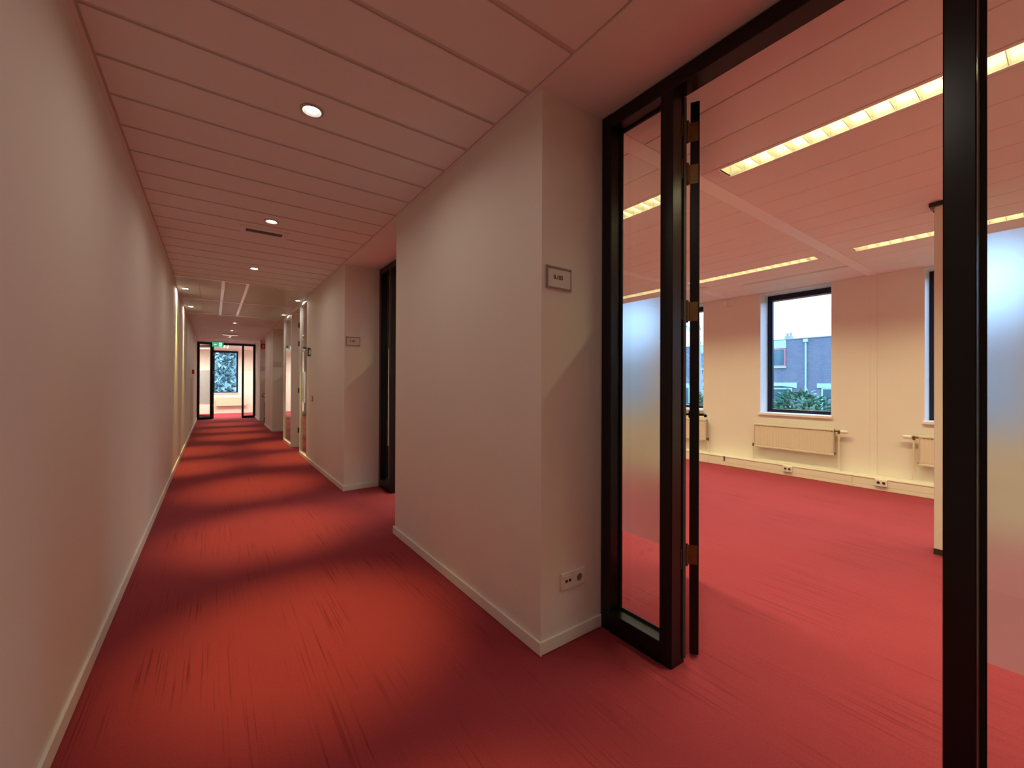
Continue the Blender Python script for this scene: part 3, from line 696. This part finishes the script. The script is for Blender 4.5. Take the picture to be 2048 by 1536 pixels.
# far room radiator
p = empty('radiator', (.52, YF-.05, .31), 'wide pale radiator below window of the far room', 'radiator', 'panel radiators under the windows')
m = MB().box(-.42, .62, -.06, -.045, 0, .35)
for i in range(26): m.box(-.41+i*.04, -.385+i*.04, -.066, -.06, .03, .32)
m.cbox(-.42, .62, -.068, -.045, 0, .03, .005, 'x'); m.cbox(-.42, .62, -.068, -.045, .32, .35, .005, 'x'); m.build('front_panel', RADM, p)
MB().box(-.42, .62, -.02, -.01, 0, .35).build('rear_panel', RADM, p); MB().box(-.42, .62, -.05, -.01, .344, .35).build('top_grille', RADM, p)
MB().tube([(-.46, -.04, -.31), (-.46, -.04, .32), (-.42, -.04, .32)], .011, 8).build('feed_pipe', RADM, p)
MB().box(-.3, -.27, -.02, .048, .05, .3).build('wall_bracket', RADM, p)

# ------------------------------------------------------------------ wall sensor, ceiling diffuser, cabinet, wall seams
p = empty('wall_sensor', (XW, 3.34, 2.52), 'small white two part box high on window wall under ceiling', 'sensor')
MB().cbox(-.035, 0, -.085, .0, 0, .10, .012, 'z').build('base', WHITE, p); MB().cbox(-.06, 0, .002, .075, .005, .095, .02, 'z').build('cover', WHITE, p)
p = empty('ceiling_diffuser', (5.72, 3.27, ZR-.003), 'round white disc fitting on ceiling strip near windows', 'air vent')
MB().lathe([(.0, -.022), (.10, -.022), (.13, -.010), (.135, 0)], seg=32).build('disc', WHITE, p, True); MB().lathe([(.05, -.024), (.06, -.028), (.07, -.024)], seg=24).build('ring', WHITE, p, True)
p = empty('air_slot', (5.96, 2.2, ZR), 'narrow white slot diffuser in ceiling near middle window', 'air vent')
MB().box(-.035, -.012, -.6, .55, -.008, 0).build('flange', WHITE, p); MB().box(.012, .035, -.6, .55, -.008, 0).build('flange', WHITE, p); MB().box(-.012, .012, -.6, .55, -.003, 0).build('slot', DARK, p)
cb = empty('partition_post', (4.41, .656, 0), 'tall narrow cream partition post with black cap and black foot', 'post')
MB().cbox(0, .19, -.15, 0, .045, 2.622, .004, 'z').build('body', CREAM, cb)
MB().box(.004, .186, -.146, .002, 0, .045).build('foot', INK, cb)
MB().cbox(-.02, .20, -.17, .026, 2.622, 2.65, .004, 'x').build('cap', INK, cb)
MB().box(-.012, .02, .0, .016, 2.60, 2.622).build('cap_bracket', GREY, cb)
p = empty('panel_seam', (XW, 1.535, 0), 'raised cover strip joint on window wall right of middle window', 'cover strip', kind='structure')
MB().cbox(-.006, 0, -.035, .035, .146, 2.655, .002, 'z').build('cover_strip', PANW, p)

# ------------------------------------------------------------------ outside
gr = MB(); gr.prism([(XO, -60, -.4), (12, -60, -.4), (34, -60, -1.3), (90, -60, -1.3), (90, -60, -1.6), (XO, -60, -1.6)], [(XO, 80, -.4), (12, 80, -.4), (34, 80, -1.3), (90, 80, -1.3), (90, 80, -1.6), (XO, 80, -1.6)])
tag(gr.build('ground', LAWN), 'green lawn sloping down to the brick house', 'lawn', kind='structure')
g2 = MB().box(-60, XO, 21.1, 80, -1.6, -.4); tag(g2.build('ground', LAWN), 'green lawn outside far room window', 'lawn', kind='structure')
hs = empty('brick_house', (34, 12, -1.3), 'long purple brick house with flat roof seen through windows', 'house')
HX = 0
def hb(nm, m, x0, x1, y0, y1, z0, z1, parent=None): return MB().box(x0, x1, y0-12, y1-12, z0+1.3, z1+1.3).build(nm, m, parent or hs)
hb('wall', BRICK, 0, 9, -30, 60, -1.3, 4.56); hb('roof_edge', GREY, -.06, 9.1, -30.1, 60.1, 4.56, 4.62)
def hwin(y0, y1, z0, z1, fm):
    f = MB(); t = .09
    for a in ((y0, y0+t, z0, z1), (y1-t, y1, z0, z1), (y0+t, y1-t, z0, z0+t), (y0+t, y1-t, z1-t, z1)): f.box(-.07, .02, a[0]-12, a[1]-12, a[2]+1.3, a[3]+1.3)
    w_ = f.build('window', fm, hs); hb('pane', HGLASS, -.03, .0, y0+t, y1-t, z0+t, z1-t, w_); return w_
for k in range(-3, 8):
    b = 12.73+k*5.2
    hwin(b, b+1.5, 2.62, 3.93, PINKF); hb('window_sill', PALE, -.14, .02, b-.05, b+1.55, 2.50, 2.61)
    hb('fascia_panel', PALE, -.05, .01, b-.02, b+1.55, 3.96, 4.54)
    hwin(b-.42, b+1.5, -.4, 1.02, PALE); 
    lt = MB(); n = 8; A = []
    for i in range(n+1):
        u = i/n; A.append((-.1, b-.72+2.3*u-12, 1.02+.16*math.sin(PI*u)+1.3))
    A += [(-.1, b+1.6-12, 1.42+1.3), (-.1, b-.74-12, 1.42+1.3)]
    lt.prism(A, [(0.01, y, z) for x, y, z in A]); lt.build('lintel', PALE, hs)
    hwin(b-2.9, b-2.2, -.6, 1.05, PALE); hb('lintel', PALE, -.1, .01, b-3.1, b-1.95, 1.06, 1.36)
    MB().tube([(-.09, b-1.28-12, .2), (-.09, b-1.28-12, 5.55)], .055, 10).build('downpipe', PALE, hs); hb('rain_hopper', PALE, -.2, -.01, b-1.41, b-1.15, 4.28, 4.5)
cm = MB().box(.6, 1.1, .62, 1.05, 5.9, 6.2); cm.tube([(.85, .72, 6.2), (.85, .72, 6.45)], .09, 8); cm.tube([(.85, .95, 6.2), (.85, .95, 6.42)], .09, 8); cm.build('chimney', GREY, hs)

# laurel shrubs
def leaf_mesh(nm, m, L=.155, W=.05):
    b = MB(); pts = [(0, 0, 0)]
    n = 4; rows = []
    for i in range(n+1):
        t = i/n; wv = W*math.sin(PI*min(1, t*.92+.06))**.8*.5; z = -.25*L*t*t
        rows.append(((-wv, L*t, z+wv*.35), (0, L*t, z), (wv, L*t, z+wv*.35)))
    for i in range(n):
        a, c = rows[i], rows[i+1]
        b.quad(a[0], a[1], c[1], c[0]); b.quad(a[1], a[2], c[2], c[1])
    me = bpy.data.meshes.new(nm); me.from_pydata(b.v, [], b.f); me.materials.append(m); return me
LM = [leaf_mesh('leaf', m) for m in LEAF]
def shrub(x, y, zb, R, H, lab, nl, seed):
    q = random.Random(seed)
    s = empty('laurel_shrub', (x, y, zb), lab, 'shrub', 'laurel shrubs outside the office windows')
    st = MB()
    for i in range(9):
        a = q.uniform(0, 2*PI); st.tube([(0, 0, 0), (R*.4*math.cos(a), R*.4*math.sin(a), H*.5), (R*.75*math.cos(a), R*.75*math.sin(a), H*.9)], [.02, .014, .006], 6)
    st.build('stem', BARK, s)
    def pose(front):
        a = q.uniform(PI*.55, PI*1.45) if front else q.uniform(0, 2*PI)
        e = math.asin(q.uniform(.05, 1)); rr = q.uniform(.86, 1.04) if front else q.uniform(.45, .98)
        P = Vector((R*rr*math.cos(e)*math.cos(a), R*1.15*rr*math.cos(e)*math.sin(a), H*.35+H*.62*rr*math.sin(e)))
        d = Vector((math.cos(a)*q.uniform(.2, 1), math.sin(a)*q.uniform(.2, 1)+q.uniform(-.6, .6), q.uniform(.1, 1.1))).normalized()
        side = d.cross(Vector((q.uniform(-.4, .4), q.uniform(-.4, .4), 1))).normalized(); nn = side.cross(d)
        Mx = Matrix((side, d, nn)).transposed().to_4x4(); Mx.translation = P; return Mx
    for i in range(nl):
        o = link('leaf', LM[q.choice((0, 1, 1, 2, 2))], s); sc = q.uniform(.8, 1.25); o.matrix_local = pose(True) @ Matrix.Scale(sc, 4)
    fo = MB()
    for i in range(1100):
        Mx = pose(i % 3 == 0); me = LM[0]
        n = len(fo.v); fo.v += [tuple(Mx @ v.co) for v in me.vertices]; fo.f += [tuple(n+k for k in p.vertices) for p in me.polygons]
    o = fo.build('foliage', LEAF[0], s); o['kind'] = 'stuff'
shrub(9.0, 3.12, -.4, .60, 1.56, 'green laurel shrub filling the foot of the middle window view', 270, 1)
shrub(9.1, 1.45, -.4, .52, 1.52, 'green laurel shrub outside window behind cream post', 60, 2)
shrub(9.05, 4.78, -.4, .52, 1.55, 'green laurel shrub outside window beyond the open door', 130, 3)

def bare_tree(x, y, zb, H, lab, seed):
    q = random.Random(seed); s = empty('bare_tree', (x, y, zb), lab, 'tree')
    MB().tube([(0, 0, 0), (.03, .02, H*.4), (.0, .06, H*.75), (.05, .1, H)], [.07, .05, .03, .008], 8).build('trunk', BARK, s)
    for i in range(14):
        z = H*q.uniform(.25, .85); a = q.uniform(0, 2*PI); l = q.uniform(.5, 1.1)*(1.15-z/H)*1.6
        b = MB(); e = Vector((l*math.cos(a), l*math.sin(a), l*.8)); p0 = Vector((.02, .03, z))
        b.tube([p0, p0+e*.5+Vector((0, 0, .05)), p0+e], [.018, .012, .005], 6)
        for j in range(4):
            t = q.uniform(.3, .9); a2 = a+q.uniform(-1.2, 1.2); l2 = l*.45; p1 = p0+e*t
            b.tube([p1, p1+Vector((l2*math.cos(a2), l2*math.sin(a2), l2*.7))], [.009, .003], 5)
        b.build('branch', BARK, s)
bare_tree(13.0, 7.35, -.4, 4.2, 'slender bare pale tree seen past the open door edge', 5)

def conifer(x, y, zb, R, H, lab, seed):
    q = random.Random(seed); s = empty('conifer', (x, y, zb), lab, 'tree', 'trees outside the far window')
    MB().tube([(0, 0, 0), (0, 0, H)], [.12, .03], 8).build('trunk', BARK, s)
    for ci in (0, 1):
        fo = MB()
        for i in range(3200):
            z = q.uniform(.02, 1); rr = R*(1-z*.75)*math.sqrt(q.uniform(.2, 1)); a = q.uniform(0, 2*PI)
            P = Vector((rr*math.cos(a), rr*math.sin(a), z*H)); d = Vector((math.cos(a), math.sin(a), q.uniform(-.6, .5))).normalized()*.4
            e = Vector((q.uniform(-1, 1), q.uniform(-1, 1), q.uniform(-1, 1))).normalized()*.2
            fo.quad(tuple(P-e), tuple(P+d*.5-e*.3), tuple(P+d), tuple(P+e))
        o = fo.build('foliage', CONIF[ci], s); o['kind'] = 'stuff'
conifer(.45, 25.0, -.4, 1.5, 7.0, 'bluish evergreen filling the far window view', 1); conifer(-4.6, 25.5, -.4, 1.4, 6.5, 'bluish evergreen outside hidden left window of far room', 2); conifer(5.4, 25.5, -.4, 1.4, 6.6, 'bluish evergreen outside hidden right window of far room', 3)
conifer(1.0, 30.5, -.4, 1.8, 9.5, 'tall bluish evergreen standing behind the one in far window view', 4)
